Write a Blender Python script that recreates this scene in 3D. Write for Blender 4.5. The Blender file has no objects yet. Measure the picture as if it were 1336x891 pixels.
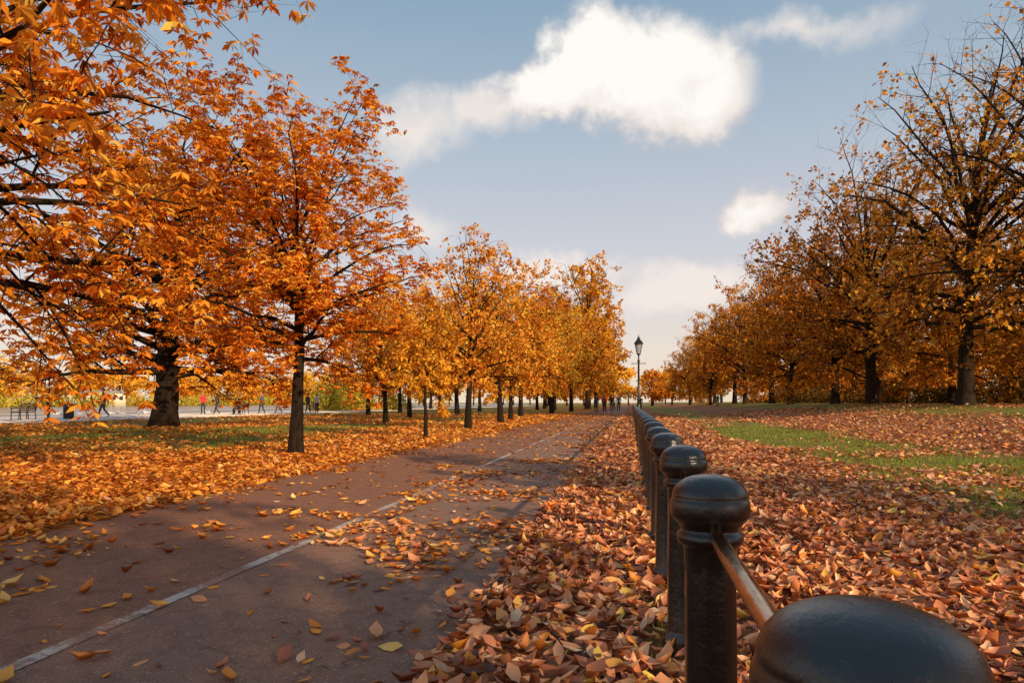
import bpy, bmesh, math, random
import numpy as np
from mathutils import Vector, Matrix, Quaternion
random.seed(3)
RNG=np.random.default_rng(7)
scene=bpy.context.scene
COL=scene.collection
scene.view_settings.view_transform='Standard'
scene.view_settings.look='None'
scene.view_settings.exposure=0

# ------------------------------------------------------------ noise / fields
_tab=np.random.default_rng(11).random((256,256))
def vnoise(x,y,s,o=0):
    x=np.asarray(x)/s+o*17.3+1000; y=np.asarray(y)/s+o*9.7+1000
    xi=np.floor(x).astype(int); yi=np.floor(y).astype(int)
    fx=x-xi; fy=y-yi; fx=fx*fx*(3-2*fx); fy=fy*fy*(3-2*fy)
    g=lambda a,b:_tab[a%256,b%256]
    return (g(xi,yi)*(1-fx)+g(xi+1,yi)*fx)*(1-fy)+(g(xi,yi+1)*(1-fx)+g(xi+1,yi+1)*fx)*fy
def ss(x,a,b):
    t=np.clip((np.asarray(x,dtype=float)-a)/(b-a),0,1); return t*t*(3-2*t)
def terrain(x,y):
    x=np.asarray(x,dtype=float)
    return 0.86*ss(x,6,18)+0.5*ss(x,25,60)
PL,PR=-4.45,-0.78
def cover(x,y):
    n=vnoise(x,y,1.5,1)*.5+vnoise(x,y,.55,2)*.5
    n2=vnoise(x,y*.5,2.6,31)
    xw=x+1.4*(vnoise(x,y,4,3)-.5)
    green=ss(xw,2.2,3.4)*(1-ss(xw,6.2,7.6))*ss(y+2.5*(n-.5)-.3*(x-4),3.8,7.0)
    c=np.where(x>-2.5, 0.97-0.72*green-.70*ss(x,10,14), 0.97-.50*ss(-x,6.0,10)*ss(y,10,15)-.12*ss(-x,20,30))
    amp=np.where(x>-2.5,.12+.75*green+.5*ss(x,8,13),.15+.85*ss(y,8,15))
    c=c-amp*((n-.5)*.9+(n2-.5)*.7)
    return np.clip(c,0,1)
def dirt(x,y):
    return ss(x+1.5*(vnoise(x,y,4,5)-.5),6.8,8.2)*(1-ss(x,10,13))

# ------------------------------------------------------------ mesh builder
class MB:
    def __init__(s): s.v=[];s.q=[];s.t=[];s.n=0;s.qr=[];s.tr=[];s.qm=[];s.tm=[]
    def add(s,v,q=None,t=None,rq=None,rt=None,m=0):
        v=np.asarray(v,dtype=np.float32).reshape(-1,3)
        if q is not None and len(q):
            q=np.asarray(q).reshape(-1,4)
            s.q.append(q+s.n); s.qr.append(np.zeros(len(q)) if rq is None else rq); s.qm.append(np.full(len(q),m))
        if t is not None and len(t):
            t=np.asarray(t).reshape(-1,3)
            s.t.append(t+s.n); s.tr.append(np.zeros(len(t)) if rt is None else rt); s.tm.append(np.full(len(t),m))
        s.v.append(v); s.n+=len(v)
    def mesh(s,name,mats,smooth=False):
        me=bpy.data.meshes.new(name)
        V=np.concatenate(s.v)
        q=np.concatenate(s.q) if s.q else np.zeros((0,4),int)
        t=np.concatenate(s.t) if s.t else np.zeros((0,3),int)
        rn=np.concatenate([*(s.qr or [np.zeros(0)]),*(s.tr or [np.zeros(0)])])
        mi=np.concatenate([*(s.qm or [np.zeros(0)]),*(s.tm or [np.zeros(0)])])
        me.vertices.add(len(V)); me.vertices.foreach_set('co',V.ravel())
        loops=np.concatenate([q.ravel(),t.ravel()]).astype(np.int32)
        me.loops.add(len(loops)); me.loops.foreach_set('vertex_index',loops)
        tot=np.concatenate([np.full(len(q),4),np.full(len(t),3)]).astype(np.int32)
        st=np.concatenate([[0],np.cumsum(tot)[:-1]]).astype(np.int32)
        me.polygons.add(len(tot)); me.polygons.foreach_set('loop_start',st); me.polygons.foreach_set('loop_total',tot)
        me.polygons.foreach_set('material_index',mi.astype(np.int32))
        if smooth: me.polygons.foreach_set('use_smooth',np.ones(len(tot),bool))
        a=me.attributes.new('rnd','FLOAT','FACE'); a.data.foreach_set('value',rn.astype(np.float32))
        for m in mats: me.materials.append(m)
        me.update(calc_edges=True)
        return me
def obj(name,me,loc=(0,0,0),rotz=0,scale=1,parent=None):
    o=bpy.data.objects.new(name,me); COL.objects.link(o)
    o.location=loc; o.rotation_euler=(0,0,rotz)
    o.scale=(scale,)*3 if not hasattr(scale,'__len__') else scale
    if parent: o.parent=parent
    return o
def norm(a): return a/np.maximum(np.linalg.norm(a,axis=-1,keepdims=True),1e-9)
def tube(mb,P,R,k=6,m=0,cap=False):
    P=np.asarray(P,float); R=np.asarray(R,float); n=len(P)
    T=norm(np.gradient(P,axis=0))
    ref=np.array([0,0,1.0]) if abs(T[0,2])<.8 else np.array([1.0,0,0])
    U=norm(np.cross(T,ref)); W=np.cross(T,U)
    a=np.arange(k)*2*math.pi/k
    V=P[:,None]+R[:,None,None]*(np.cos(a)[None,:,None]*U[:,None]+np.sin(a)[None,:,None]*W[:,None])
    i=np.arange(n-1)[:,None]*k; j=np.arange(k)[None]; j2=(j+1)%k
    q=np.stack([i+j,i+j2,i+k+j2,i+k+j],-1).reshape(-1,4)
    V=V.reshape(-1,3); t=None
    if cap:
        V=np.concatenate([V,P[:1],P[-1:]]); c0=n*k;c1=n*k+1
        jj=np.arange(k);jn=(jj+1)%k
        t=np.concatenate([np.stack([jn,jj,np.full(k,c0)],-1),np.stack([(n-1)*k+jj,(n-1)*k+jn,np.full(k,c1)],-1)])
    mb.add(V,q,t,m=m)
def box(mb,c,s,m=0,rot=0):
    x,y,z=[a/2 for a in s]
    V=np.array([[-x,-y,-z],[x,-y,-z],[x,y,-z],[-x,y,-z],[-x,-y,z],[x,-y,z],[x,y,z],[-x,y,z]])
    if rot: cc,sn=math.cos(rot),math.sin(rot); V=np.stack([V[:,0]*cc-V[:,1]*sn,V[:,0]*sn+V[:,1]*cc,V[:,2]],-1)
    mb.add(V+np.array(c),[[0,3,2,1],[4,5,6,7],[0,1,5,4],[1,2,6,5],[2,3,7,6],[3,0,4,7]],m=m)
def lathe(mb,prof,k=32,c=(0,0,0),m=0,ph=0):
    P=np.array(prof,float); n=len(P); a=np.arange(k)*2*math.pi/k+ph
    V=np.stack([P[:,0,None]*np.cos(a),P[:,0,None]*np.sin(a),np.repeat(P[:,1,None],k,1)],-1).reshape(-1,3)+np.array(c)
    i=np.arange(n-1)[:,None]*k; j=np.arange(k)[None]; j2=(j+1)%k
    mb.add(V,np.stack([i+j,i+j2,i+k+j2,i+k+j],-1).reshape(-1,4),m=m)
def ball(mb,c,r,k=12,m=0):
    th=np.linspace(-math.pi/2,math.pi/2,9)
    r=np.array(r if hasattr(r,'__len__') else (r,r,r))
    a=np.arange(k)*2*math.pi/k
    V=np.stack([np.cos(th)[:,None]*np.cos(a),np.cos(th)[:,None]*np.sin(a),np.repeat(np.sin(th)[:,None],k,1)],-1).reshape(-1,3)*r+np.array(c)
    i=np.arange(8)[:,None]*k; j=np.arange(k)[None]; j2=(j+1)%k
    mb.add(V,np.stack([i+j,i+j2,i+k+j2,i+k+j],-1).reshape(-1,4),m=m)

# leaves
def leaf_quads(mb,P,D,N,L,W,rnd,m=1,fold=.18):
    D=norm(D); S=norm(np.cross(D,N)); N=np.cross(S,D)
    L=L[:,None];W=W[:,None]
    mid=P+D*L*.55
    V=np.stack([P,mid+S*W*.5+N*W*fold,P+D*L-N*L*.08,mid-S*W*.5+N*W*fold],1)
    n=len(P); q=np.arange(n*4).reshape(n,4)
    mb.add(V.reshape(-1,3),q,rq=rnd,m=m)
def leaf_fine(mb,P,D,N,L,W,rnd,curl,m=0):
    D=norm(D); S=norm(np.cross(D,N)); N=np.cross(S,D)
    L=L[:,None];W=W[:,None];c=curl[:,None]
    def pt(a,s,h): return P+D*L*a+S*W*s+N*L*h*c
    V=np.stack([pt(0,0,.10),pt(.3,.36,.13),pt(.3,0,-.02),pt(.3,-.36,.13),pt(.66,.48,.14),pt(.66,0,0),pt(.66,-.48,.14),pt(1,0,.28)],1)
    n=len(P); b=(np.arange(n)*8)[:,None]
    t=np.concatenate([b+np.array(x) for x in ([0,1,2],[0,2,3],[4,7,5],[5,7,6])])
    q=np.concatenate([b+np.array(x) for x in ([1,4,5,2],[2,5,6,3])])
    mb.add(V.reshape(-1,3),q,t,rq=np.tile(rnd,2),rt=np.tile(rnd,4),m=m)

# ------------------------------------------------------------ materials
def newmat(name):
    m=bpy.data.materials.new(name); m.use_nodes=True; nt=m.node_tree; nt.nodes.clear()
    out=nt.nodes.new('ShaderNodeOutputMaterial'); return m,nt,out
class NT:
    def __init__(s,nt): s.nt=nt
    def n(s,t,**k):
        x=s.nt.nodes.new(t)
        for a,b in k.items(): setattr(x,a,b)
        return x
    def l(s,a,b): s.nt.links.new(a,b)
    def setin(s,node,i,v):
        if v is None: return
        if hasattr(v,'is_output'): s.l(v,node.inputs[i])
        else: node.inputs[i].default_value=v
    def math(s,op,a,b=None,c=None,clamp=False):
        x=s.n('ShaderNodeMath',operation=op,use_clamp=clamp); s.setin(x,0,a); s.setin(x,1,b); s.setin(x,2,c); return x.outputs[0]
    def vm(s,op,a,b=None):
        x=s.n('ShaderNodeVectorMath',operation=op); s.setin(x,0,a); s.setin(x,1,b); return x
    def mix(s,f,a,b,bt='MIX'):
        x=s.n('ShaderNodeMix',data_type='RGBA',blend_type=bt); s.setin(x,0,f); s.setin(x,6,a); s.setin(x,7,b); return x.outputs[2]
    def noise(s,vec,scale,detail=4,rough=.55,out=0):
        x=s.n('ShaderNodeTexNoise'); x.inputs['Scale'].default_value=scale; x.inputs['Detail'].default_value=detail; x.inputs['Roughness'].default_value=rough
        if vec is not None: s.l(vec,x.inputs['Vector'])
        return x.outputs[out]
    def ramp(s,f,stops,interp='LINEAR'):
        x=s.n('ShaderNodeValToRGB'); x.color_ramp.interpolation=interp
        e=x.color_ramp.elements
        while len(e)<len(stops): e.new(.5)
        for el,(p,c) in zip(e,stops): el.position=p; el.color=(*c,1) if len(c)==3 else c
        s.l(f,x.inputs[0]); return x.outputs[0]
    def mr(s,v,a,b,c=0,d=1,smooth=False):
        x=s.n('ShaderNodeMapRange'); 
        if smooth: x.interpolation_type='SMOOTHSTEP'
        s.setin(x,0,v); 
        for i,k in enumerate((a,b,c,d)): x.inputs[i+1].default_value=k
        return x.outputs[0]
    def bump(s,h,st=.3,dist=.02):
        x=s.n('ShaderNodeBump'); x.inputs['Strength'].default_value=st; x.inputs['Distance'].default_value=dist; s.l(h,x.inputs['Height']); return x.outputs[0]
    def princ(s,col,rough=.6,metal=0,normal=None,spec=None):
        x=s.n('ShaderNodeBsdfPrincipled'); s.setin(x,'Base Color',col); s.setin(x,'Roughness',rough); s.setin(x,'Metallic',metal)
        if normal is not None: s.l(normal,x.inputs['Normal'])
        if spec is not None: x.inputs['Specular IOR Level'].default_value=spec
        return x.outputs[0]
def C4(c): return (*c,1)
def simple(name,col,rough=.6,metal=0,var=.15,scale=20,bump=0):
    m,nt,out=newmat(name); g=NT(nt); tc=g.n('ShaderNodeTexCoord').outputs['Object']
    n=g.noise(tc,scale)
    c=g.mix(n,C4([x*(1-var) for x in col]),C4([min(1,x*(1+var)) for x in col]))
    g.l(g.princ(c,rough,metal,g.bump(n,bump) if bump else None),out.inputs[0]); return m
def leafmat(name,stops,trans=.40,objvar=.25,big=.5,gloss=0):
    m,nt,out=newmat(name); g=NT(nt)
    a=g.n('ShaderNodeAttribute',attribute_name='rnd').outputs['Fac']
    tc=g.n('ShaderNodeTexCoord').outputs['Object']
    nn=g.noise(tc,.55,2)
    oi=g.n('ShaderNodeObjectInfo').outputs['Random']
    f=g.math('ADD',a,g.math('MULTIPLY',g.math('SUBTRACT',nn,.5),big*1.6))
    f=g.math('ADD',f,g.math('MULTIPLY',g.math('SUBTRACT',oi,.5),objvar),clamp=True)
    col=g.ramp(f,stops)
    d=g.n('ShaderNodeBsdfDiffuse'); g.l(col,d.inputs[0])
    t=g.n('ShaderNodeBsdfTranslucent'); g.l(g.mix(.4,col,(1,.75,.35,1),'MULTIPLY'),t.inputs[0])
    ms=g.n('ShaderNodeMixShader'); ms.inputs[0].default_value=trans; g.l(d.outputs[0],ms.inputs[1]); g.l(t.outputs[0],ms.inputs[2])
    last=ms
    if gloss:
        gl=g.n('ShaderNodeBsdfGlossy'); gl.inputs['Roughness'].default_value=.45
        ms2=g.n('ShaderNodeMixShader'); ms2.inputs[0].default_value=gloss; g.l(ms.outputs[0],ms2.inputs[1]); g.l(gl.outputs[0],ms2.inputs[2]); last=ms2
    g.l(last.outputs[0],out.inputs[0]); return m
M_orange=leafmat('chestnut_leaf',[(0,(.28,.065,.012)),(.25,(.68,.18,.02)),(.5,(.92,.33,.03)),(.75,(.97,.47,.06)),(1,(.94,.60,.12))],objvar=.12)
M_rust=leafmat('autumn_leaf',[(0,(.22,.07,.015)),(.3,(.60,.19,.02)),(.55,(.86,.32,.035)),(.8,(.93,.45,.06)),(1,(.84,.58,.09))],objvar=.5)
M_gold=leafmat('golden_leaf',[(0,(.50,.17,.02)),(.4,(.84,.38,.035)),(.7,(.96,.54,.055)),(1,(.92,.68,.11))],objvar=.45)
M_plane=leafmat('plane_leaf',[(0,(.22,.085,.02)),(.35,(.58,.21,.028)),(.6,(.86,.35,.04)),(.85,(.93,.49,.07)),(1,(.72,.54,.10))],objvar=.45)
M_litter=leafmat('leaf_litter',[(0,(.14,.042,.02)),(.2,(.42,.12,.05)),(.45,(.72,.25,.10)),(.65,(.86,.39,.17)),(.85,(.90,.56,.33)),(.96,(.86,.42,.10)),(1,(.92,.58,.10))],trans=.12,big=.45,gloss=.06)
M_litter2=leafmat('leaf_litter_orange',[(0,(.34,.085,.016)),(.25,(.70,.21,.03)),(.5,(.92,.35,.045)),(.75,(.96,.48,.09)),(1,(.95,.62,.22))],trans=.12,big=.5,gloss=.04)
M_willow=leafmat('willow_leaf',[(0,(.26,.21,.03)),(.5,(.60,.47,.06)),(1,(.82,.60,.08))])
M_under=leafmat('undergrowth_leaf',[(0,(.03,.025,.01)),(.5,(.14,.075,.02)),(.8,(.40,.17,.03)),(1,(.6,.28,.04))])
M_grass=leafmat('grass_blade',[(0,(.10,.12,.02)),(.5,(.23,.26,.04)),(.85,(.40,.39,.06)),(1,(.50,.40,.10))],trans=.3,objvar=0)
def barkmat(name,c1,c2):
    m,nt,out=newmat(name); g=NT(nt); tc=g.n('ShaderNodeTexCoord').outputs['Object']
    mp=g.n('ShaderNodeMapping'); mp.inputs['Scale'].default_value=(1,1,.3); g.l(tc,mp.inputs[0])
    n=g.noise(mp.outputs[0],14,5,.65); b=g.noise(tc,2,2)
    c=g.mix(g.mr(n,.35,.65),C4(c1),C4(c2)); c=g.mix(g.mr(b,.45,.6,0,.4),c,C4([c2[0]*.7,c2[1]*.9,c2[2]*.8]))
    g.l(g.princ(c,.9,0,g.bump(n,.9,.06),.2),out.inputs[0]); return m
M_bark=barkmat('bark',(.006,.004,.003),(.034,.018,.010))
M_barkp=barkmat('plane_bark',(.010,.006,.004),(.050,.028,.016))

def ground_mat():
    m,nt,out=newmat('grass_and_leaves'); g=NT(nt)
    pos=g.n('ShaderNodeNewGeometry').outputs['Position']
    cov=g.n('ShaderNodeAttribute',attribute_name='cover').outputs['Fac']
    drt=g.n('ShaderNodeAttribute',attribute_name='dirt').outputs['Fac']
    sep=g.n('ShaderNodeSeparateXYZ'); g.l(pos,sep.inputs[0])
    n1=g.noise(pos,1.2,6,.6); n2=g.noise(pos,14,5,.7); n3=g.noise(pos,90,3,.7)
    grass=g.mix(g.mr(n2,.3,.7),(.13,.15,.022,1),(.42,.39,.055,1))
    grass=g.mix(g.mr(n3,.35,.7),g.mix(1.0,grass,(.45,.45,.4,1),'MULTIPLY'),grass)
    grass=g.mix(g.mr(n1,.45,.65,0,.4),grass,(.42,.30,.06,1))
    earth=g.mix(n2,(.17,.08,.05,1),(.38,.20,.115,1))
    base=g.mix(g.math('MULTIPLY',drt,g.mr(n1,.3,.5,.55,1)),grass,earth)
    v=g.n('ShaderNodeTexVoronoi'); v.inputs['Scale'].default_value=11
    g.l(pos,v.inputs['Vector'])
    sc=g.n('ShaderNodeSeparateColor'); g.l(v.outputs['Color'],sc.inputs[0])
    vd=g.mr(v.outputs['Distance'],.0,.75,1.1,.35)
    right=g.ramp(sc.outputs[0],[(0,(.22,.07,.035)),(.4,(.54,.19,.085)),(.75,(.76,.33,.15)),(1,(.86,.50,.27))])
    left=g.ramp(sc.outputs[0],[(0,(.38,.10,.02)),(.4,(.76,.26,.035)),(.75,(.94,.41,.07)),(1,(.96,.55,.16))])
    lf=g.mix(g.mr(sep.outputs[0],-3,0),left,right)
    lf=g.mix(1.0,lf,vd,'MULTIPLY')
    thr=g.math('SUBTRACT',g.math('ADD',cov,g.math('MULTIPLY',g.math('SUBTRACT',sc.outputs[1],.5),.75)),g.math('MULTIPLY',g.math('SUBTRACT',n2,.5),.8))
    f=g.mr(thr,.50,.60)
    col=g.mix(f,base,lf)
    h=g.math('ADD',g.math('MULTIPLY',sc.outputs[2],f),g.math('MULTIPLY',n3,.5))
    g.l(g.princ(col,.85,0,g.bump(h,.7,.05),.2),out.inputs[0]); return m
def asphalt():
    m,nt,out=newmat('path_asphalt'); g=NT(nt)
    pos=g.n('ShaderNodeNewGeometry').outputs['Position']
    sep=g.n('ShaderNodeSeparateXYZ'); g.l(pos,sep.inputs[0])
    n=g.noise(pos,150,4,.8); n2=g.noise(pos,1.3,6,.65); n4=g.noise(pos,9,5,.6)
    xw=g.math('ADD',sep.outputs[0],g.math('MULTIPLY',n2,.05))
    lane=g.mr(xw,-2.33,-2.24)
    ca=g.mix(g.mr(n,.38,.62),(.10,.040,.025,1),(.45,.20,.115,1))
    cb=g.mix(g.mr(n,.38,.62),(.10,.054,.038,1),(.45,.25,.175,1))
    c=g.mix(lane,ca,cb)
    c=g.mix(g.mr(n2,.35,.7,.0,.55),c,(.33,.15,.083,1))
    c=g.mix(g.mr(n4,.5,.75,0,.45),c,(.09,.045,.03,1))
    vo=g.n('ShaderNodeTexVoronoi'); vo.inputs['Scale'].default_value=110; g.l(pos,vo.inputs['Vector'])
    sp=g.math('GREATER_THAN',g.noise(pos,60,1),.66)
    c=g.mix(g.math('MULTIPLY',sp,.5),c,(.54,.37,.27,1))
    ve=g.n('ShaderNodeTexVoronoi',feature='DISTANCE_TO_EDGE'); ve.inputs['Scale'].default_value=.42
    pd=g.vm('ADD',pos,None); nc=g.noise(pos,1.1,5,.6,1); sv=g.vm('SCALE',nc); sv.inputs['Scale'].default_value=1.1; g.l(sv.outputs[0],pd.inputs[1]); g.l(pd.outputs[0],ve.inputs['Vector'])
    cr=g.mr(ve.outputs['Distance'],.0,.006,1,0); cr=g.math('MULTIPLY',cr,g.mr(n2,.5,.6))
    c=g.mix(g.math('MULTIPLY',cr,.7),c,(.02,.012,.01,1))
    h=g.math('ADD',n,g.math('MULTIPLY',vo.outputs['Distance'],.8))
    g.l(g.princ(c,g.mr(n4,.3,.7,.62,.85),0,g.bump(h,.7,.010),.35),out.inputs[0])
    return m
M_ground=ground_mat(); M_asph=asphalt()
def linemat():
    m,nt,out=newmat('worn_white_paint'); g=NT(nt)
    pos=g.n('ShaderNodeNewGeometry').outputs['Position']
    n=g.noise(pos,150,4,.8); w=g.noise(pos,22,6,.8); w2=g.noise(pos,1.6,3,.5)
    f=g.mr(g.math('ADD',w,g.math('MULTIPLY',g.math('SUBTRACT',w2,.5),.9)),.40,.56,.06,.95)
    a=g.mix(g.mr(n,.38,.62),(.11,.052,.036,1),(.44,.23,.155,1))
    b=g.mix(n,(.42,.34,.29,1),(.78,.70,.62,1))
    g.l(g.princ(g.mix(f,a,b),.75,0,g.bump(n,.6,.009),.3),out.inputs[0]); return m
M_line=linemat()
def bollard_mat():
    m,nt,out=newmat('black_gloss_paint'); g=NT(nt)
    tc=g.n('ShaderNodeTexCoord').outputs['Object']; geo=g.n('ShaderNodeNewGeometry').outputs['Position']
    n=g.noise(geo,30,5,.65); w=g.noise(geo,90,6,.85); w2=g.noise(geo,9,3)
    sep=g.n('ShaderNodeSeparateXYZ'); g.l(tc,sep.inputs[0])
    hi=g.mr(sep.outputs[2],.74,.82,0,1)
    ch=g.math('MULTIPLY',g.mr(g.math('ADD',w,g.math('MULTIPLY',w2,.6)),.93,.97),hi)
    dust=g.mr(g.math('ADD',g.mr(sep.outputs[2],0,.25,.35,0),g.math('MULTIPLY',w,.3)),.2,.6,0,.5)
    c=g.mix(dust,(.006,.005,.005,1),(.07,.04,.025,1))
    c=g.mix(ch,c,(.17,.13,.10,1))
    r=g.mr(n,.3,.7,.13,.30); r=g.math('ADD',r,g.math('MULTIPLY',ch,.3))
    h=g.math('ADD',g.math('MULTIPLY',n,.6),g.math('MULTIPLY',w,.14))
    g.l(g.princ(c,r,0,g.bump(h,.5,.008),.8),out.inputs[0]); return m
M_black=bollard_mat()
def rail_mat():
    m,nt,out=newmat('worn_rail_steel'); g=NT(nt)
    geo=g.n('ShaderNodeNewGeometry').outputs['Position']
    mp=g.n('ShaderNodeMapping'); mp.inputs['Scale'].default_value=(1,.15,1); g.l(geo,mp.inputs[0])
    n=g.noise(mp.outputs[0],70,5,.7)
    c=g.mix(g.mr(n,.35,.65),(.34,.19,.10,1),(.78,.52,.32,1))
    g.l(g.princ(c,g.mr(n,.3,.7,.14,.30),1.0,g.bump(n,.15,.003)),out.inputs[0]); return m
M_rail=rail_mat()

# ------------------------------------------------------------ ground, path
def axis(lo,hi,step,far_lo,far_hi):
    a=list(np.arange(lo,hi,step)); s=step
    x=hi
    while x<far_hi: a.append(x); s*=1.22; x+=s
    a.append(far_hi); x=lo-step; s=step; pre=[]
    while x>far_lo: pre.append(x); s*=1.22; x-=s
    pre.append(far_lo); return np.array(pre[::-1]+a)
xs=axis(-34,26,.3,-900,900); ys=axis(-8,60,.35,-300,1500)
X,Y=np.meshgrid(xs,ys); Z=terrain(X,Y)
Z=Z+np.where(X>.2,.05*(vnoise(X,Y,2.2,8)-.5)*ss(X,.8,3),0)+np.where(X<-4.6,.06*(vnoise(X,Y,3,9)-.5)*ss(-X,4.8,7)*(1-ss(-X,24,27)),0)
mb=MB(); nx,ny=len(xs),len(ys)
i=np.arange(ny-1)[:,None]*nx; j=np.arange(nx-1)[None]
mb.add(np.stack([X,Y,Z],-1),np.stack([i+j,i+j+1,i+nx+j+1,i+nx+j],-1).reshape(-1,4))
me=mb.mesh('ground',[M_ground],True)
for nm,fn in (('cover',cover),('dirt',dirt)):
    a=me.attributes.new(nm,'FLOAT','POINT'); a.data.foreach_set('value',fn(X,Y).ravel().astype(np.float32))
obj('ground',me)
def gz(x,y): return terrain(x,y)
def strip(name,xl,xr,y0,y1,z,mat,wob=0,step=.25):
    yy=np.concatenate([np.arange(y0,40,step),np.arange(40,y1,2.)]); n=len(yy)
    a=xl+wob*(vnoise(yy,yy*0,.5,4)-.5)+wob*(vnoise(yy,yy*0,2,5)-.5); b=xr+wob*(vnoise(yy,yy*0,.6,6)-.5)+wob*(vnoise(yy,yy*0,2.3,7)-.5)
    mb=MB(); V=np.stack([np.stack([a,yy,yy*0+z],-1),np.stack([b,yy,yy*0+z],-1)],1).reshape(-1,3)
    k=np.arange(n-1)*2
    mb.add(V,np.stack([k,k+1,k+3,k+2],-1)); return obj(name,mb.mesh(name,[mat]))
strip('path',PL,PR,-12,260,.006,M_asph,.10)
strip('path_line',-2.32,-2.25,-12,260,.010,M_line,.012)
M_prom=simple('promenade_tarmac',(.70,.55,.46),.8,0,.15,3)
mb=MB(); box(mb,(-37.75,95,.015),(19.5,330,.03)); obj('promenade',mb.mesh('promenade',[M_prom]))
mb=MB(); box(mb,(-47.75,95,.06),(.5,330,.12)); obj('lake_kerb',mb.mesh('lake_kerb',[simple('stone_kerb',(.35,.31,.27),.8)]))
def water():
    m,nt,out=newmat('lake_water'); g=NT(nt); pos=g.n('ShaderNodeNewGeometry').outputs['Position']
    n=g.noise(pos,1.6,4); g.l(g.princ((.12,.13,.13,1),.15,0,g.bump(n,.6,.2),.8),out.inputs[0]); return m
mb=MB(); mb.add([[-128,-60,.02],[-48,-60,.02],[-48,400,.02],[-128,400,.02]],[[0,1,2,3]]); obj('lake_water',mb.mesh('lake_water',[water()]))

# ------------------------------------------------------------ fallen leaves
def randdirs(n,tilt):
    az=RNG.random(n)*2*math.pi; tz=(RNG.random(n)-.5)*2*tilt
    D=np.stack([np.cos(az),np.sin(az),np.sin(tz)],-1)
    N=norm(np.stack([RNG.normal(0,tilt*.6,n),RNG.normal(0,tilt*.6,n),np.ones(n)],-1)); return norm(D),N
def scatter_leaves():
    N0=440000
    r=np.exp(RNG.random(N0)*math.log(60/1.0)); th=(RNG.random(N0)-.5)*math.radians(150)-math.radians(8)
    x=r*np.sin(th); y=r*np.cos(th)-.4
    dens=N0/(math.log(60)*math.radians(150))/np.maximum(r,.3)**2
    c=cover(x,y)
    want=600*np.clip((c-.24)/.62,0.012,1)**1.9
    onpath=(x>PL)&(x<PR)
    drift=vnoise(x*1.3,y,1.1,12)*.6+vnoise(x,y,.35,13)*.4
    ed=ss(x,PR-1.1,PR+.1); el=1-ss(x,PL,PL+.45)
    mid=np.exp(-((x+1.95-.06*(y-6))/.5)**2)*ss(y,2.6,4.0)*(1-ss(y,12,17))
    pw=13+460*np.clip(drift-.40,0,1)*ed*2+300*el*np.clip(drift-.3,0,1)+230*mid*ss(drift,.42,.65)+130*ss(drift,.62,.78)
    want=np.where(onpath,pw,want)
    want=np.where(x<-27.8,0,want)
    keep=RNG.random(N0)<want/dens
    x,y,r=x[keep],y[keep],r[keep]; onpath=onpath[keep]
    n=len(x)
    D,N=randdirs(n,.65); D[:,2]*=np.where(onpath,.25,1); N[onpath,2]*=1.6; N=norm(N)
    z=gz(x,y)+np.where(onpath,.012,.012+RNG.random(n)*.05)
    sc=(1+np.clip(r-6,0,50)/35)
    L=(.045+.075*RNG.random(n)**1.4)*sc; W=L*(.34+.26*RNG.random(n))
    rnd=np.clip(RNG.normal(.5,.27,n),0,1)
    P=np.stack([x,y,z],-1)-D*L[:,None]*.5
    P[:,2]=np.maximum(P[:,2],gz(x,y)+.012)
    left=(x<-2.3)&(RNG.random(n)<.92)
    left|=(x<PR)&(RNG.random(n)<.45)|(RNG.random(n)<.10)
    for nm,sel,mat in (('fallen_leaves',~left,M_litter),('fallen_leaves',left,M_litter2)):
        mb=MB(); a=sel&(r<8); b=sel&(r>=8)
        leaf_fine(mb,P[a],D[a],N[a],L[a],W[a],rnd[a],RNG.uniform(-.5,2.1,a.sum()))
        if b.sum(): leaf_quads(mb,P[b],D[b],N[b],L[b],W[b],rnd[b],m=0)
        obj(nm,mb.mesh(nm,[mat]))
    print('leaves',n)
scatter_leaves()
def grass():
    N0=260000
    r=np.exp(RNG.random(N0)*math.log(30)); th=(RNG.random(N0)-.5)*math.radians(150)
    x=r*np.sin(th); y=r*np.cos(th)
    c=cover(x,y); dens=N0/(math.log(30)*math.radians(150))/r**2
    want=2200*np.clip(1-c-.30,0,1)
    nearf=(np.abs(x-.2)<.13)&(vnoise(x,y,.5,21)>.45)
    want=np.where(nearf,1800,want)
    ok=((x>.02)|(x<-4.6))&(dirt(x,y)<.6)&(RNG.random(N0)<want/dens)
    x,y,r=x[ok],y[ok],r[ok]; n=len(x)
    az=RNG.random(n)*6.28
    D=norm(np.stack([np.cos(az)*.8,np.sin(az)*.8,np.ones(n)],-1)); N=norm(np.stack([np.cos(az),np.sin(az),RNG.random(n)*.4],-1))
    L=(.022+.03*RNG.random(n))*(1+r/30); W=.005*(1+r/6)
    mb=MB(); leaf_quads(mb,np.stack([x,y,gz(x,y)],-1),D,N,L,W,np.clip(RNG.normal(.5,.22,n),0,1),m=0)
    obj('grass',mb.mesh('grass',[M_grass])); print('grass',n)
grass()

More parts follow.
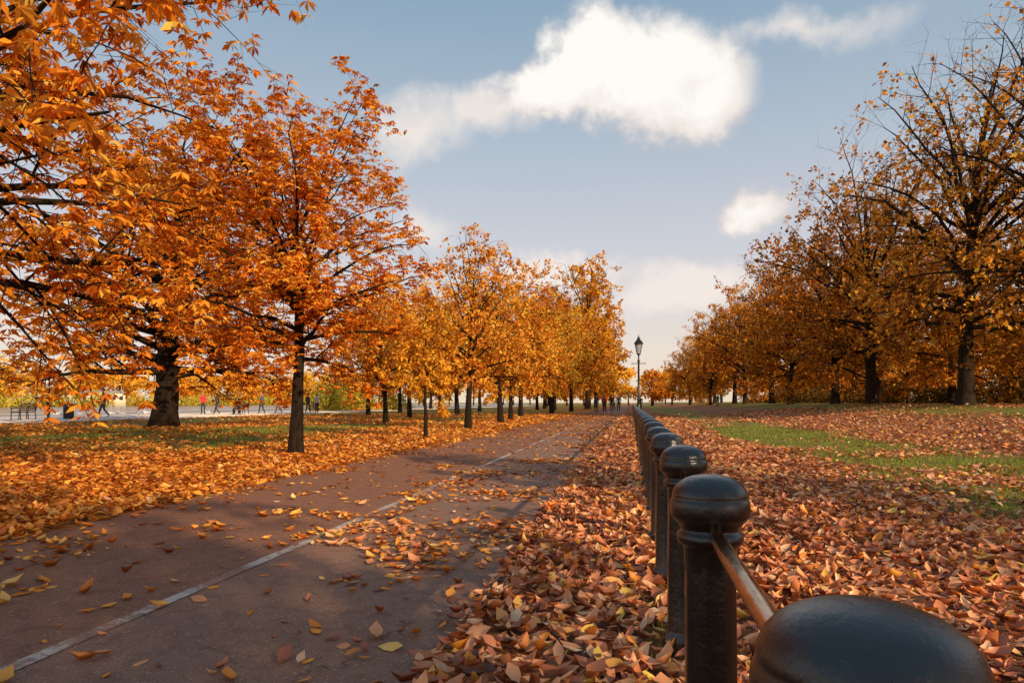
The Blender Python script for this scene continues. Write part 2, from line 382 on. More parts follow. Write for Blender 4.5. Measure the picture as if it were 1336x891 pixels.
# ------------------------------------------------------------ trees
def bez(p0,p1,p2,n):
    t=np.linspace(0,1,n)[:,None]; return (1-t)**2*p0+2*t*(1-t)*p1+t*t*p2
def tree_mesh(name,seed,H,th,tr,R,n1,n2,n3,nl,LL,LW,leafm,barkm,droop=.35,cluster=False,prof=None,lean=(0,0),base=None,topsparse=0,tw=.5,ntop=.82,kt=3,up=.12,irr=.04):
    rg=np.random.default_rng(seed)
    if base is None: base=th
    mb=MB()
    nt=12; tz=np.linspace(0,1,nt)
    T=np.zeros((nt,3)); T[:,2]=-.25+tz*(H*ntop+.25)
    T[:,0]=lean[0]*tz+np.cumsum(rg.normal(0,tr*.45,nt))*tz; T[:,1]=lean[1]*tz+np.cumsum(rg.normal(0,tr*.45,nt))*tz
    T=np.concatenate([T[:1],T[:1]+(T[1]-T[0])*.35,T[:1]+(T[1]-T[0])*.65,T[1:]]); tz=np.concatenate([[0],[tz[1]*.35,tz[1]*.65],tz[1:]]); nt=len(tz)
    Rt=tr*(1-.88*tz**.9)+tr*.55*np.exp(-tz*H*ntop/.35)
    tube(mb,T,Rt,10)
    def trunk(z):
        s=np.interp(z,T[:,2],tz); return np.array([np.interp(s,tz,T[:,k]) for k in range(3)]),np.interp(s,tz,Rt)
    LP=[];LD=[]
    def wig(P,a):
        w=rg.normal(0,a,P.shape); w[0]=0; w=np.cumsum(w,0)*.6; return P+w
    for i in range(n1):
        t=(i+.5+rg.uniform(-.4,.4))/n1; az=i*2.39996+rg.uniform(-.35,.35)
        zt=base+t*(H-base); rad=R*prof(t)*rg.uniform(.66,1.14)
        c,_=trunk(min(zt,H*ntop))
        tgt=np.array([c[0]+rad*math.cos(az),c[1]+rad*math.sin(az),zt+rg.normal(0,irr)*H])
        zs=min(max(th+(zt-th)*rg.uniform(.35,.6),th*.95),H*ntop*.97)
        s,rs=trunk(zs); v=tgt-s; ln=np.linalg.norm(v)
        ctl=s+v*.5+np.array([0,0,ln*(up+rg.uniform(-.05,.1))])
        npt=7; P=wig(bez(s,ctl,tgt,npt),ln*.026)
        r0=min(rs*.6,tr*.18+ln*.012); RR=r0*(1-.85*np.linspace(0,1,npt))
        tube(mb,P,RR,5)
        for j in range(n2):
            sj=.22+.78*(j+rg.random())/n2; k=sj*(npt-1); k0=min(int(k),npt-2); p=P[k0]+(P[k0+1]-P[k0])*(k-k0)
            tan=norm(P[k0+1]-P[k0]); rd=rg.normal(0,1,3); rd-=tan*np.dot(rd,tan); rd=norm(rd)
            d=norm(tan*.55+rd*.9+np.array([0,0,.15])); l2=(.18*ln+.10*R)*rg.uniform(.8,1.35)*(1.25-.55*sj)
            Q=wig(bez(p,p+d*l2*.5+np.array([0,0,.08*l2]),p+d*l2+np.array([0,0,-.08*l2*(1 if droop>.3 else -1)]),5),l2*.03)
            r1=max(r0*(1-.8*sj)*.45,.006*H/8); tube(mb,Q,r1*(1-.8*np.linspace(0,1,5)),4 if kt>3 else 3)
            for q in range(n3):
                sq=.2+.8*(q+rg.random())/n3; kk=sq*4; k1=min(int(kk),3); p3=Q[k1]+(Q[k1+1]-Q[k1])*(kk-k1)
                tn=norm(Q[k1+1]-Q[k1]); rd=rg.normal(0,1,3); d3=norm(tn*.6+rd*.6); l3=l2*tw*rg.uniform(.6,1.2)
                E=p3+d3*l3+np.array([0,0,-droop*.25*l3]); S=np.stack([p3,p3+d3*l3*.5,E])
                tube(mb,S,[r1*.4,r1*.28,r1*.1],3)
                if topsparse and rg.random()<topsparse*max(0,(p3[2]-base)/(H-base)*1.25-.15): continue
                m_=rg.poisson(nl)
                if m_:
                    u=rg.random(m_)[:,None]**.7; LP.append(p3+(E-p3)*u+rg.normal(0,.05*l2+.02,(m_,3))); LD.append(np.repeat(d3[None],m_,0))
    P=np.concatenate(LP);D=np.concatenate(LD); n=len(P)
    if cluster:
        ks=5; az0=rg.random(n)*6.28; dr=rg.uniform(.2,1.0,n)*droop*2.2
        aP=[];aD=[];aN=[]
        for q in range(ks):
            a=az0+(q-2)*.75; h=np.stack([np.cos(a),np.sin(a),-dr+rg.normal(0,.15,n)],-1)
            aP.append(P);aD.append(norm(h)); aN.append(norm(rg.normal(0,.45,(n,3))+np.array([0,0,1])))
        rb=np.clip(rg.normal(.5,.24,n),0,1)
        P=np.concatenate(aP);D=np.concatenate(aD);N=np.concatenate(aN); rnd=np.clip(np.tile(rb,ks)+rg.normal(0,.08,n*ks),0,1)
    else:
        D=norm(D*.5+rg.normal(0,.55,(n,3))+np.array([0,0,-droop])); N=rg.normal(0,1,(n,3)); rnd=np.clip(rg.normal(.5,.25,n),0,1)
    n=len(P); L=LL*rg.uniform(.6,1.25,n)
    leaf_quads(mb,P,D,N,L,L*LW*rg.uniform(.8,1.2,n),rnd)
    print(name,'leaves',n)
    return mb.mesh(name,[barkm,leafm])
round_prof=lambda t: math.sin(math.pi*(.16+.80*t))**.65
egg=lambda t: math.sin(math.pi*min(1,(.30+.68*t)))**.75
full=lambda t: math.sin(math.pi*(.22+.70*t))**.55
flat=lambda t: math.sin(math.pi*(.30+.62*t))**.6
me_near=tree_mesh('horse_chestnut_near',5,9.6,2.4,.24,5.7,32,10,6,4.6,.16,.33,M_orange,M_bark,droop=.42,cluster=True,prof=flat,base=2.35,kt=4,tw=.45,irr=.02)
obj('horse_chestnut_tree',me_near,(-9.6,7.0,0),.4)
me_a=tree_mesh('horse_chestnut_a',12,7.0,1.9,.14,2.55,36,8,5,6,.11,.36,M_orange,M_bark,droop=.38,cluster=True,prof=full,base=1.75,kt=4)
obj('horse_chestnut_tree',me_a,(-6.35,12.2,0),1.0)
me_big=tree_mesh('chestnut_big',31,11.8,2.0,.55,7.0,36,9,6,5.0,.21,.4,M_orange,M_bark,droop=.4,cluster=True,prof=round_prof,base=1.9,lean=(.8,0),kt=4,up=.06)
obj('horse_chestnut_tree',me_big,(-18.8,25,0),0)
me_b=tree_mesh('maple_b',44,7.2,1.7,.14,2.4,28,7,5,9,.15,.6,M_rust,M_bark,prof=egg,base=1.7,topsparse=.5)
me_c=tree_mesh('maple_c',52,8.2,1.9,.16,3.3,28,7,5,11,.17,.6,M_rust,M_bark,prof=full,base=1.9,irr=.05)
me_c2=tree_mesh('maple_c2',57,7.8,1.8,.17,3.5,26,7,5,11,.17,.6,M_rust,M_bark,prof=round_prof,base=1.7,irr=.06,lean=(.4,.2))
me_y=tree_mesh('maple_y',61,4.1,1.3,.06,1.15,20,6,4,7,.12,.55,M_gold,M_bark,prof=egg,base=1.2)
me_g=tree_mesh('tall_gold',71,17,3.0,.32,4.6,32,8,5,10,.36,.6,M_gold,M_barkp,prof=full,base=2.6,topsparse=.4)
me_g2=tree_mesh('gold_c',73,8.6,1.8,.18,3.3,28,7,5,10,.19,.6,M_gold,M_bark,prof=full,base=1.8)
obj('young_maple_tree',me_y,(-5.6,18.2,0),0)
obj('maple_tree',me_b,(-6.0,24.8,0),.3)
for k,(mm,x,y,s,r) in enumerate([(me_c2,-6.3,33,.98,2),(me_b,-6.9,39,1.0,1),(me_c,-7.6,47,1.15,4),(me_g2,-6.6,57,1.0,5),(me_c2,-7.2,63,1.4,3),(me_b,-6.6,76,1.5,2),(me_c,-7.4,86,1.5,5.2),
        (me_c2,-11.5,31,.8,1.9),(me_c,-14,42,1.0,.5),(me_c2,-15,58,1.3,4.3),(me_c,-20,50,1.1,3.3),(me_b,-23,66,1.5,2.2),(me_c,-17,76,1.35,.2),(me_g2,-24,84,1.3,6),(me_c2,-30,100,1.5,1.2),(me_c,-13,95,1.4,1)]):
    obj('maple_tree',mm,(x,y,0),r,s)
for (x,y,s,r) in [(-6.5,104,1.36,.5),(-14,112,1.15,2.5),(-6.5,128,1.1,4),(-7.5,150,1.1,1),(-10,90,.85,1)]:
    obj('golden_tree',me_g,(x,y,0),r,s)
me_p1=tree_mesh('plane_1',81,20,4.4,.44,7.4,38,10,6,6,.28,.65,M_plane,M_barkp,droop=.2,prof=full,base=3.4,topsparse=.92,up=.18,kt=4,ntop=.86)
me_p2=tree_mesh('plane_2',83,19,3.8,.44,7.4,36,10,6,8,.30,.65,M_plane,M_barkp,droop=.25,prof=round_prof,base=2.6,topsparse=.75,up=.14,kt=4,ntop=.80,irr=.06)
me_p3=tree_mesh('plane_3',85,15,3.2,.34,5.8,34,8,6,9,.29,.65,M_rust,M_barkp,droop=.25,prof=full,base=2.2,topsparse=.45,irr=.06)
for (mm,x,y,s,r) in [(me_p1,18.2,41.5,1.03,.3),(me_p1,20.6,35,.93,2.6),(me_p2,17.4,54,.98,1.2),(me_p3,18.5,67,1.15,4),(me_p3,17.0,78,1.0,2.2),(me_p2,18.2,94,.98,.4),(me_p3,17,108,1.1,5),(me_p3,17.8,124,1.3,3),(me_p2,17,146,.9,.9),(me_p3,16,165,1.2,2),
        (me_p2,27,50,.85,2),(me_p3,27,64,1.05,4),(me_p2,28,84,.95,1),(me_p3,30,108,1.15,5),(me_p3,37,58,1.0,.7),(me_p3,25.5,44,.70,5.1),(me_p3,13.5,122,.85,2.1),(me_p3,12.5,152,.85,4.4),(me_p3,34,46,.85,1.1),(me_p3,30,37,.7,.2)]:
    obj('plane_tree',mm,(x,y,float(gz(x,y))-.02),r,s)
# trees behind and beside the viewpoint that cast dappled shade
for (mm,x,y,s,r) in [(me_b,6.2,-5.6,1.0,1),(me_b,9.8,.6,1.0,3),(me_c,13,-13,1.2,2),(me_b,1.5,-8,1.1,4)]:
    obj('maple_tree',mm,(x,y,float(gz(x,y))-.02),r,s)

def tree_mass(name,spots,mat,seed,lsize,nper):
    rg=np.random.default_rng(seed); mb=MB()
    for (x,y,h,r) in spots:
        z0=float(gz(x,y)); tube(mb,[[x,y,z0-.2],[x+rg.normal(0,.2),y,z0+h*.35],[x+rg.normal(0,.5),y,z0+h*.75]],[.3,.22,.06],5)
        nb=14; B=[]
        for b in range(nb):
            t=rg.random(); a=rg.random()*6.28; rr=r*math.sqrt(rg.random())*math.sin(math.pi*(.2+.7*t))
            B.append([x+rr*math.cos(a),y+rr*math.sin(a),z0+h*.22+t*h*.68, r*rg.uniform(.25,.45)])
            tube(mb,[[x,y,z0+h*.3],[B[-1][0],B[-1][1],B[-1][2]]],[.1,.02],3)
        B=np.array(B); k=rg.integers(0,nb,nper); d=norm(rg.normal(0,1,(nper,3)))*(rg.random((nper,1))**.45)
        P=B[k,:3]+d*B[k,3:4]*np.array([1,1,.8]); 
        L=lsize*rg.uniform(.6,1.4,nper)
        leaf_quads(mb,P,rg.normal(0,1,(nper,3)),rg.normal(0,1,(nper,3)),L,L*.7,np.clip(rg.normal(.5,.2,nper)+rg.normal(0,.12),0,1))
    return obj(name,mb.mesh(name,[M_bark,mat]))
rg=np.random.default_rng(5)
tree_mass('distant_trees',[(-150-rg.random()*25,y+rg.normal(0,3),rg.uniform(10,15),rg.uniform(5,8)) for y in np.arange(0,330,6.5)],M_gold,1,.9,1000)
tree_mass('distant_trees',[(x+rg.normal(0,2),230+rg.random()*40,rg.uniform(11,17),rg.uniform(5,7)) for x in np.arange(-120,70,7)],M_gold,2,1.0,900)
tree_mass('distant_trees',[(x,185+rg.random()*25,rg.uniform(9,13),rg.uniform(4,5.5)) for x in (-24,-18,-13,-8,6,11,17,24)],M_rust,9,.7,1200)
tree_mass('distant_trees',[(48+rg.random()*25,y,rg.uniform(11,15),rg.uniform(5,7)) for y in np.arange(25,230,6)],M_rust,3,.7,1500)
def shrubs(name,spots,mat,seed,ls,n):
    rg=np.random.default_rng(seed); mb=MB()
    for (x,y,h,r) in spots:
        z0=float(gz(x,y))
        for q in range(7):
            a=rg.random()*6.28; e=np.array([x+math.cos(a)*r*.7,y+math.sin(a)*r*.7,z0+h*rg.uniform(.5,.95)])
            tube(mb,[[x,y,z0],(np.array([x,y,z0])+e)/2+[0,0,h*.2],e],[.05,.03,.01],3)
        d=norm(rg.normal(0,1,(n,3)))*(rg.random((n,1))**.4); d[:,2]=np.abs(d[:,2])
        nz=.75+.5*rg.random(n)[:,None]
        P=np.array([x,y,z0+.05])+d*np.array([r,r,h])*nz; L=ls*rg.uniform(.6,1.4,n)
        leaf_quads(mb,P,norm(rg.normal(0,1,(n,3))+[0,0,-.5]),rg.normal(0,1,(n,3)),L,L*.5,np.clip(rg.normal(.45,.22,n),0,1))
    return obj(name,mb.mesh(name,[M_bark,mat]))
shrubs('undergrowth',[(rg.uniform(30,44),y+rg.normal(0,1.5),rg.uniform(1.8,4.0),rg.uniform(1.8,3.2)) for y in np.arange(20,190,1.7)],M_under,4,.38,420)
shrubs('willow_shrub',[(-36,77,3.4,2.6),(-37,82,4.0,3),(-33,80,2.6,2.2),(-31,86,3.0,2.6),(-38,88,3.6,3)],M_willow,6,.35,1600)
shrubs('lakeside_shrubs',[(-131-rg.random()*5,y,rg.uniform(2,4),rg.uniform(3,5)) for y in np.arange(0,300,5)],M_willow,8,.8,300)

# ------------------------------------------------------------ bollards and rail
def bollard_mesh():
    mb=MB()
    prof=[(.060,.60),(.062,.655),(.066,.664),(.074,.668),(.078,.674),(.0785,.686),(.075,.693),(.068,.698),(.068,.704),(.074,.712),(.083,.722),(.088,.727),(.0915,.731),(.0935,.738),(.0945,.752),(.0935,.766),(.091,.773),(.0885,.776),(.0895,.781),(.0885,.788),(.083,.800),(.074,.811),(.061,.820),(.045,.8265),(.025,.8305),(.0001,.832)]
    lathe(mb,prof,56)
    k=mb.mesh('bollard_cap',[M_black],True)
    mb=MB()
    a=[]
    for q in range(8):
        for o in (-.07,.07): a.append(q*math.pi/4+math.pi/8+o)
    rr=.0625
    zz=[(-.15,1.28),(.06,1.28),(.075,1.22),(.09,1.04),(.10,1.0),(.45,.985),(.655,.97)]
    V=[]
    for z,s in zz:
        for an in a: V.append([rr*s*math.cos(an),rr*s*math.sin(an),z])
    n=16; Q=[[i*n+j,i*n+(j+1)%n,(i+1)*n+(j+1)%n,(i+1)*n+j] for i in range(len(zz)-1) for j in range(n)]
    mb.add(V,Q); s=mb.mesh('bollard_shaft',[M_black],False)
    bm=bmesh.new(); bm.from_mesh(k); bm.from_mesh(s); me=bpy.data.meshes.new('bollard'); bm.to_mesh(me); bm.free(); me.materials.append(M_black)
    return me
bme=bollard_mesh(); FX=.197
Ys=[.62+1.09*i for i in range(62)]
for i,y in enumerate(Ys):
    o=obj('bollard',bme,(FX+random.uniform(-.006,.006),y,random.uniform(-.006,.004)),random.uniform(-.12,.12)); o.rotation_euler[0]=random.uniform(-.008,.008); o.rotation_euler[1]=random.uniform(-.010,.010)
mb=MB(); yy=np.arange(-1.6,Ys[-1],.27); tube(mb,np.stack([yy*0+FX,yy,yy*0+.683],-1),yy*0+.0185,16)
obj('fence_rail',mb.mesh('fence_rail',[M_rail],True))

# ------------------------------------------------------------ lamp post
M_iron=simple('cast_iron_black',(.012,.012,.012),.35,0,.3,8)
mgl,nt,out=newmat('lantern_glass'); g=NT(nt); x=g.n('ShaderNodeBsdfPrincipled'); x.inputs['Base Color'].default_value=(.75,.75,.7,1); x.inputs['Roughness'].default_value=.15; x.inputs['Transmission Weight'].default_value=.6; g.l(x.outputs[0],out.inputs[0])
lp=bpy.data.objects.new('street_lamp',None); COL.objects.link(lp); lp.location=(.35,33,0)
mb=MB(); lathe(mb,[(.17,0),(.17,.12),(.14,.16),(.13,.55),(.15,.58),(.15,.63),(.085,.70),(.07,1.1),(.085,1.13),(.085,1.18),(.055,1.22),(.042,2.9),(.07,2.93),(.07,2.98),(.035,3.02),(.03,3.22),(.06,3.26),(.10,3.30),(.10,3.32)],14)
tube(mb,[[-.30,0,2.85],[.30,0,2.85]],[.018,.018],6,cap=True); ball(mb,(-.31,0,2.85),.03); ball(mb,(.31,0,2.85),.03)
obj('post',mb.mesh('post',[M_iron],False),parent=lp)
mb=MB()
for sx in(-1,1):
    for sy in(-1,1): tube(mb,[[.085*sx,.085*sy,3.32],[.17*sx,.17*sy,3.78]],[.012,.012],4)
lathe(mb,[(.30,3.78),(.29,3.81),(.16,3.95),(.10,3.97),(.10,4.03),(.12,4.04),(.03,4.12),(.035,4.16),(.0,4.24)],4,ph=math.pi/4)
obj('lantern_frame',mb.mesh('lantern_frame',[M_iron]),parent=lp)
mb=MB(); lathe(mb,[(.105,3.325),(.225,3.775)],4,ph=math.pi/4); obj('lantern_glass',mb.mesh('lantern_glass',[mgl]),parent=lp)

# ------------------------------------------------------------ benches, bin, boathouse
M_wood=simple('bench_wood',(.10,.055,.03),.6,0,.3,12,.2)
def bench(loc,rot):
    e=bpy.data.objects.new('park_bench',None); COL.objects.link(e); e.location=loc; e.rotation_euler=(0,0,rot)
    mb=MB()
    for k in range(5): box(mb,(0,-.2+k*.1,.45),(1.8,.075,.03))
    obj('seat',mb.mesh('seat',[M_wood]),parent=e)
    mb=MB()
    for k in range(4): box(mb,(0,.27+k*.02,.56+k*.11),(1.8,.025,.08))
    obj('backrest',mb.mesh('backrest',[M_wood]),parent=e)
    for q,x in enumerate((-.82,0,.82)):
        mb=MB(); tube(mb,[[x,-.22,.0],[x,-.2,.43],[x,-.2,.66]],[.03,.025,.025],6,cap=True); tube(mb,[[x,.28,.0],[x,.24,.45],[x,.34,.92]],[.03,.025,.02],6,cap=True)
        tube(mb,[[x,-.24,.66],[x,.28,.66]],[.028,.028],6,cap=True); box(mb,(x,0,.42),(.05,.46,.03))
        obj('leg_%d'%(q+1),mb.mesh('leg',[M_iron]),parent=e)
PZ=.03; RD=math.radians
bench((-34.2,33.6,PZ),RD(-70)); bench((-34.6,31.2,PZ),RD(-75)); bench((-31.4,51.2,PZ),RD(-80)); bench((-30.5,62,PZ),RD(-85))
mb=MB(); lathe(mb,[(.24,0),(.26,.03),(.26,.70),(.29,.72),(.29,.78),(.25,.80),(.25,.84),(.22,.90),(.12,.93),(.001,.94)],20)
for k in range(20):
    a=k*math.pi/10; box(mb,(.268*math.cos(a),.268*math.sin(a),.37),(.012,.03,.6),rot=a)
obj('litter_bin',mb.mesh('litter_bin',[simple('bin_paint',(.05,.045,.04),.5)]),(-32.9,35.4,PZ))
bh=bpy.data.objects.new('boathouse',None); COL.objects.link(bh); bh.location=(-133,154,0); bh.rotation_euler=(0,0,math.radians(40))
M_cream=simple('cream_render',(.80,.70,.54),.8); M_roof=simple('slate_roof',(.30,.25,.22),.7); M_win=simple('dark_glass',(.03,.035,.04),.1)
mb=MB(); box(mb,(0,0,1.7),(10,5,3.4)); obj('walls',mb.mesh('walls',[M_cream]),parent=bh)
mb=MB(); mb.add([[-5.4,-2.9,3.402],[5.4,-2.9,3.402],[5.4,2.9,3.402],[-5.4,2.9,3.402],[-4,0,4.1],[4,0,4.1]],[[0,1,5,4],[2,3,4,5],[0,3,2,1]],[[1,2,5],[3,0,4]]); obj('roof',mb.mesh('roof',[M_roof]),parent=bh)
mb=MB()
for k in range(6):
    for sy in(-1,1): box(mb,(-4.0+k*1.6,2.51*sy,2.1),(.8,.06,.9))
obj('windows',mb.mesh('windows',[M_win]),parent=bh)
mb=MB(); box(mb,(0,-2.53,1.0),(.7,.06,2.0)); obj('door',mb.mesh('door',[M_roof]),(0,-.03,0),parent=bh)

# ------------------------------------------------------------ people
M_skin=simple('skin',(.45,.26,.18),.6,0,.05); M_shoe=simple('shoe',(.02,.02,.02),.5)
_cl={}
def cloth(c):
    if c not in _cl: _cl[c]=simple('cloth',c,.85,0,.15,30)
    return _cl[c]
def person(loc,rot,h=1.75,pose='stand',top=(.02,.025,.04),bot=(.02,.025,.05),hair=(.03,.018,.01),seed=0):
    hz=.52 if pose=='sit' else .93
    J={'pel':(0,0,hz+.03),'sp':(0,.0,hz+.25),'ch':(0,.01,hz+.44),'nk':(0,.02,hz+.56),'hd':(0,.03,hz+.66)}
    for s,n in((-1,'L'),(1,'R')):
        J['sh'+n]=(.175*s,0,hz+.47); 
        if pose=='sit':
            J['el'+n]=(.23*s,.06,hz+.20); J['wr'+n]=(.15*s,.30,hz+.12); J['hi'+n]=(.09*s,.02,hz); J['kn'+n]=(.11*s,.44,.50); J['an'+n]=(.11*s,.42,.09); J['to'+n]=(.12*s,.58,.035)
        elif pose=='walk':
            J['el'+n]=(.225*s,-.10*s,hz+.20); J['wr'+n]=(.215*s,-.18*s+.12,hz-.02); J['hi'+n]=(.09*s,0,hz-.02); f=1 if s>0 else -1
            J['kn'+n]=(.095*s,.17 if f>0 else .02,.49); J['an'+n]=(.09*s,.27 if f>0 else -.27,.08 if f>0 else .15); J['to'+n]=(.09*s,.42 if f>0 else -.15,.04)
        else:
            J['el'+n]=(.225*s,-.02,hz+.20); J['wr'+n]=(.20*s,.10,hz-.02+(.12 if s>0 and seed%2 else 0)); J['hi'+n]=(.09*s,0,hz-.02); J['kn'+n]=(.11*s,.02,.49); J['an'+n]=(.12*s,0,.08); J['to'+n]=(.14*s,.15,.035)
    rad={'pel':.135,'sp':.125,'ch':.14,'nk':.055,'hd':.05,'sh':.075,'el':.05,'wr':.033,'hi':.095,'kn':.065,'an':.045,'to':.035}
    names=list(J); idx={n:i for i,n in enumerate(names)}
    E=[('pel','sp'),('sp','ch'),('ch','nk'),('nk','hd')]+[e for n in 'LR' for e in(('ch','sh'+n),('sh'+n,'el'+n),('el'+n,'wr'+n),('pel','hi'+n),('hi'+n,'kn'+n),('kn'+n,'an'+n),('an'+n,'to'+n))]
    bm=bmesh.new(); lay=bm.verts.layers.skin.verify(); vs=[]
    for n in names:
        v=bm.verts.new(J[n]); r=rad.get(n,rad.get(n[:2])); v[lay].radius=(r,r*(.78 if n in('ch','sp','pel') else 1)); v[lay].use_root=(n=='pel'); vs.append(v)
    for a,b in E: bm.edges.new((vs[idx[a]],vs[idx[b]]))
    tm=bpy.data.meshes.new('t'); bm.to_mesh(tm); bm.free(); to=bpy.data.objects.new('t',tm); COL.objects.link(to)
    to.modifiers.new('s','SKIN'); sb=to.modifiers.new('d','SUBSURF'); sb.levels=1
    dg=bpy.context.evaluated_depsgraph_get(); me=bpy.data.meshes.new_from_object(to.evaluated_get(dg)); bpy.data.objects.remove(to)
    mb=MB(); hc=np.array([0,.035,hz+.745])
    ball(mb,hc,(.078,.095,.118),14,0); ball(mb,hc+[0,-.018,.022],(.087,.098,.112),14,1)
    ball(mb,hc+[0,.098,-.01],(.012,.018,.02),6,0); ball(mb,hc+[.03,.084,.008],(.012,.008,.007),6,2); ball(mb,hc+[-.03,.084,.008],(.012,.008,.007),6,2)
    ball(mb,hc+[0,.085,-.055],(.025,.008,.006),6,3)
    for s in(-1,1): ball(mb,hc+[.08*s,0,-.005],(.012,.02,.028),6,0)
    for n,s in(('L',-1),('R',1)):
        w=np.array(J['wr'+n]); f=norm(w-np.array(J['el'+n])); ball(mb,w+f*.05,(.032,.022,.045),8,0)
        side=np.array([0,1,0.]); side=norm(side-f*np.dot(side,f))
        for q,l in enumerate((.06,.075,.08,.07)):
            b=w+f*.075+side*(.024-q*.016); tube(mb,[b,b+f*l*.55,b+f*l+np.array([-s*.02,0,0])],[.009,.008,.006],5,0,True)
        b=w+f*.03+side*.03; tube(mb,[b,b+f*.025+side*.025,b+f*.055+side*.03],[.011,.01,.008],5,0,True)
    hm=mb.mesh('h',[],True)
    pts=[];lab=[]
    for a,b in E:
        for t in np.linspace(0,1,6):
            p=np.array(J[a])*(1-t)+np.array(J[b])*t; pts.append(p)
            leg=b[:2] in('hi','kn','an','to'); l=2 if leg else 1
            if a[:2]=='an' : l=4
            if b=='hd' and t>.4: l=0
            lab.append(l)
    pts=np.array(pts)
    for p in me.polygons:
        c=np.array(p.center); p.material_index=lab[int(np.argmin(((pts-c)**2).sum(1)))]; p.use_smooth=True
    bm=bmesh.new(); bm.from_mesh(me); n0=len(bm.faces); bm.from_mesh(hm); bm.faces.ensure_lookup_table()
    mp={0:0,1:3,2:4,3:0}
    for f in bm.faces[n0:]: f.material_index=mp[f.material_index]
    out=bpy.data.meshes.new('person'); bm.to_mesh(out); bm.free()
    for m in(M_skin,cloth(top),cloth(bot),cloth(hair),M_shoe): out.materials.append(m)
    return obj('person',out,loc,rot,h/1.79)
R_=math.radians
person((-33.9,39.3,PZ),R_(150),1.9,'walk',(.015,.015,.02),(.02,.02,.03),seed=1)
person((-34.3,35.4,PZ),R_(-60),1.82,'stand',(.03,.025,.03),(.02,.02,.02),seed=2)
person((-33.9,49.8,PZ),R_(200),1.8,'stand',(.60,.03,.03),(.03,.03,.05),seed=3)
person((-33.2,50.6,PZ),R_(100),1.72,'walk',(.05,.05,.07),(.04,.03,.03),seed=4)
person((-31.4,50.8,PZ),R_(100),1.7,'sit',(.03,.02,.03),(.02,.02,.03),seed=5)
person((-31.35,51.5,PZ),R_(100),1.7,'sit',(.05,.04,.03),(.02,.02,.03),seed=15)
person((-31.2,54.0,PZ),R_(170),1.8,'walk',(.06,.11,.20),(.02,.02,.03),seed=6)
person((-30.4,55.4,PZ),R_(150),1.8,'walk',(.03,.03,.03),(.10,.08,.07),seed=7)
person((-28.8,57.6,PZ),R_(0),1.8,'walk',(.02,.02,.02),(.02,.02,.04),seed=8)
person((-28.4,58.6,PZ),R_(30),1.74,'walk',(.40,.36,.32),(.02,.02,.04),seed=9)
for k,(x,y,rt,t,b) in enumerate([(-3.3,66,180,(.02,.02,.03),(.03,.03,.05)),(-2.6,68,175,(.3,.05,.04),(.02,.02,.03)),(-1.9,67,5,(.02,.02,.02),(.06,.05,.05)),(-1.3,73,180,(.10,.11,.14),(.02,.02,.03)),(-3.0,80,0,(.03,.03,.03),(.02,.02,.02)),(-2.2,90,180,(.35,.3,.28),(.03,.03,.05))]):
    person((x,y,.008),R_(rt),1.66+.05*(k%4),'walk',t,b,seed=20+k)
person((11.8,98,float(gz(11.8,98))),R_(170),1.75,'walk',(.02,.02,.03),(.02,.02,.03),seed=30)
person((.9,70,0),R_(180),1.7,'walk',(.03,.03,.04),(.02,.02,.03),seed=31)
M_bird=simple('bird_feathers',(.60,.60,.60),.8,0,.3,25)
mb=MB(); ball(mb,(0,0,.14),(.07,.13,.065),10); ball(mb,(0,.13,.235),(.035,.042,.035),8); tube(mb,[[0,.08,.16],[0,.125,.225]],[.045,.028],8); tube(mb,[[0,.165,.235],[0,.20,.228]],[.012,.002],5); tube(mb,[[0,-.08,.14],[0,-.24,.12]],[.045,.02],6,cap=True)
for s in(-.03,.03): tube(mb,[[s,0,.09],[s,.0,.0],[s,.03,.004]],[.008,.006,.004],4)
bme2=mb.mesh('gull',[M_bird],True)
for k in range(16):
    obj('gull',bme2,(-31-RNG.random()*9,40+RNG.random()*12,PZ),RNG.random()*6.28,1.3)

# ------------------------------------------------------------ sun, world
el=R_(22); saz=R_(132)
sd=Vector((math.sin(saz)*math.cos(el),math.cos(saz)*math.cos(el),math.sin(el)))
L=bpy.data.lights.new('sun','SUN'); L.energy=5.0; L.angle=R_(.6); L.color=(1,.77,.47)
lo=bpy.data.objects.new('sun',L); COL.objects.link(lo); lo.rotation_euler=sd.to_track_quat('Z','Y').to_euler(); lo.location=(20,-15,30)
w=bpy.data.worlds.new('World'); scene.world=w; w.use_nodes=True; nt=w.node_tree; nt.nodes.clear(); g=NT(nt)
wo=g.n('ShaderNodeOutputWorld'); bg=g.n('ShaderNodeBackground'); bg.inputs[1].default_value=.1; g.l(bg.outputs[0],wo.inputs[0])
sky=g.n('ShaderNodeTexSky'); sky.sky_type='NISHITA'; sky.sun_disc=False; sky.sun_elevation=el; sky.sun_rotation=saz; sky.dust_density=2.0; sky.air_density=1.0
dv=g.n('ShaderNodeTexCoord').outputs['Generated']
sp=g.n('ShaderNodeSeparateXYZ'); g.l(dv,sp.inputs[0])
hz=g.ramp(g.mr(sp.outputs[2],0,.6),[(0,(1.0,.82,.60)),(.12,(.95,.82,.72)),(.35,(.71,.71,.76)),(.6,(.49,.58,.68)),(.85,(.30,.44,.58)),(1,(.25,.39,.54))])
sc=g.vm('SCALE',hz); sc.inputs['Scale'].default_value=9.6
skyc=g.mix(.87,sky.outputs[0],sc.outputs[0])
n1=g.n('ShaderNodeTexNoise'); n1.inputs['Scale'].default_value=8; n1.inputs['Detail'].default_value=5; n1.inputs['Roughness'].default_value=.58; g.l(dv,n1.inputs['Vector'])
off=g.vm('SUBTRACT',n1.outputs['Color'],(.5,.5,.5)); so=g.vm('SCALE',off.outputs[0]); so.inputs['Scale'].default_value=.12
dd=g.vm('ADD',dv,so.outputs[0]).outputs[0]
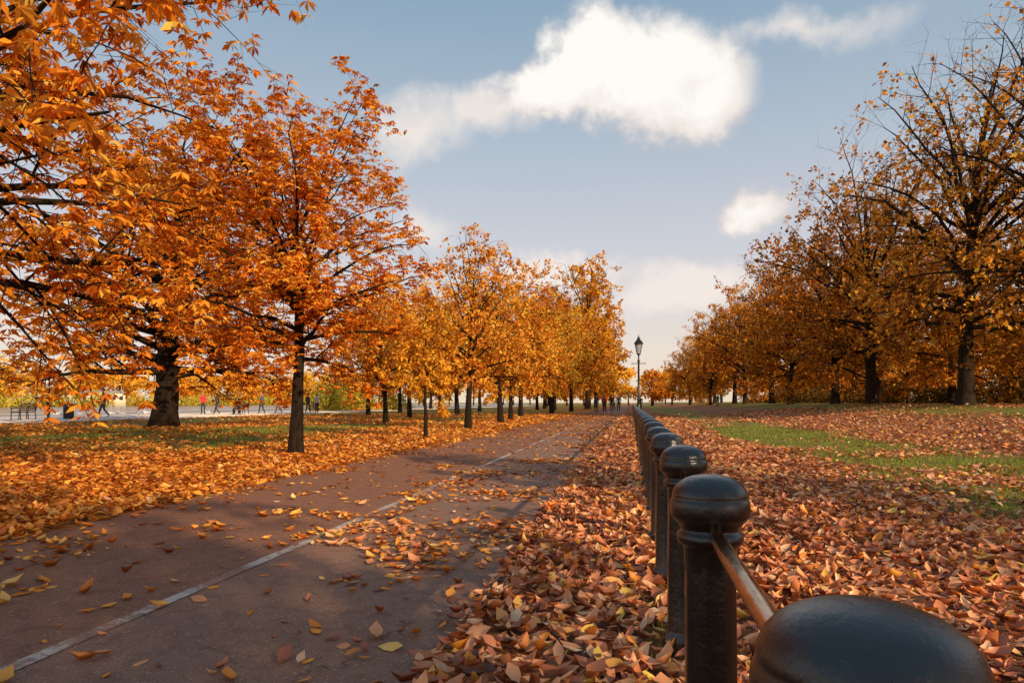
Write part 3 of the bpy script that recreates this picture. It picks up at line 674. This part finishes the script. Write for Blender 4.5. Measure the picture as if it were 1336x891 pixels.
def blob(az,e,wd,ht,wt,tilt=0):
    a=R_(az); e=R_(e); c=Vector((math.sin(a)*math.cos(e),math.cos(a)*math.cos(e),math.sin(e))); r=Vector((math.cos(a),-math.sin(a),0)); u=r.cross(c)
    q=Quaternion(c,R_(-tilt)); r=q@r; u=q@u
    df=g.vm('SUBTRACT',dd,tuple(c)).outputs[0]
    x=g.vm('DOT_PRODUCT',df,tuple(r/math.radians(wd))).outputs['Value']; y=g.vm('DOT_PRODUCT',df,tuple(u/math.radians(ht))).outputs['Value']; z=g.vm('DOT_PRODUCT',df,tuple(c/.25)).outputs['Value']
    cb=g.n('ShaderNodeCombineXYZ'); g.l(x,cb.inputs[0]); g.l(y,cb.inputs[1]); g.l(z,cb.inputs[2])
    ln=g.vm('LENGTH',cb.outputs[0]).outputs['Value']
    return g.math('MULTIPLY',g.math('SUBTRACT',1.25,ln),wt)
def union(lst):
    r=blob(*lst[0])
    for b in lst[1:]: r=g.math('SMOOTH_MAX',r,blob(*b),.25)
    return r
big=union([(-3.2,27.2,4.0,2.8,1),(1.2,25.2,6.0,4.0,1),(5.6,23.2,4.6,3.4,1),(-6.6,24.6,4.6,2.2,.9),(9.8,15.4,3.0,2.0,.85)])
thin=union([(-12.0,23.0,5.5,1.6,.66),(-18,21.6,5.0,2.4,.66),(4.4,9.2,6.0,2.0,.95),(-5.6,11.0,6,1.4,.9),(-17,14.8,3.6,2,.5),(13,26.8,7,1.3,.5),(60,20,14,5,.8),(-80,22,14,6,.8)])
fb=g.noise(dv,16,6,.6)
fbs=g.math('MULTIPLY',g.math('SUBTRACT',fb,.5),1.0)
mbig=g.mr(g.math('ADD',big,fbs),.06,.62,0,1,True); mthin=g.math('MULTIPLY',g.mr(g.math('ADD',thin,fbs),-.02,.8,0,1,True),.82)
shade=g.ramp(g.math('ADD',g.math('MULTIPLY',big,.55),g.math('MULTIPLY',g.math('ADD',fb,g.mr(sp.outputs[2],.36,.46,-.16,.10)),.85)),[(.30,(.62,.56,.56)),(.62,(.88,.81,.76)),(.85,(1,.97,.92))])
cs=g.vm('SCALE',shade); cs.inputs['Scale'].default_value=10.0
c1=g.mix(mthin,skyc,(9.4,8.5,7.8,1)); c2=g.mix(mbig,c1,cs.outputs[0])
g.l(c2,bg.inputs[0])

# ------------------------------------------------------------ camera
cam=bpy.data.cameras.new('camera'); co=bpy.data.objects.new('camera',cam); COL.objects.link(co)
co.location=(0,0,1.0); co.rotation_euler=(R_(90),0,R_(9.9)); cam.lens=24; cam.sensor_width=36; cam.shift_y=.0595; cam.clip_start=.05; cam.clip_end=3000
scene.camera=co
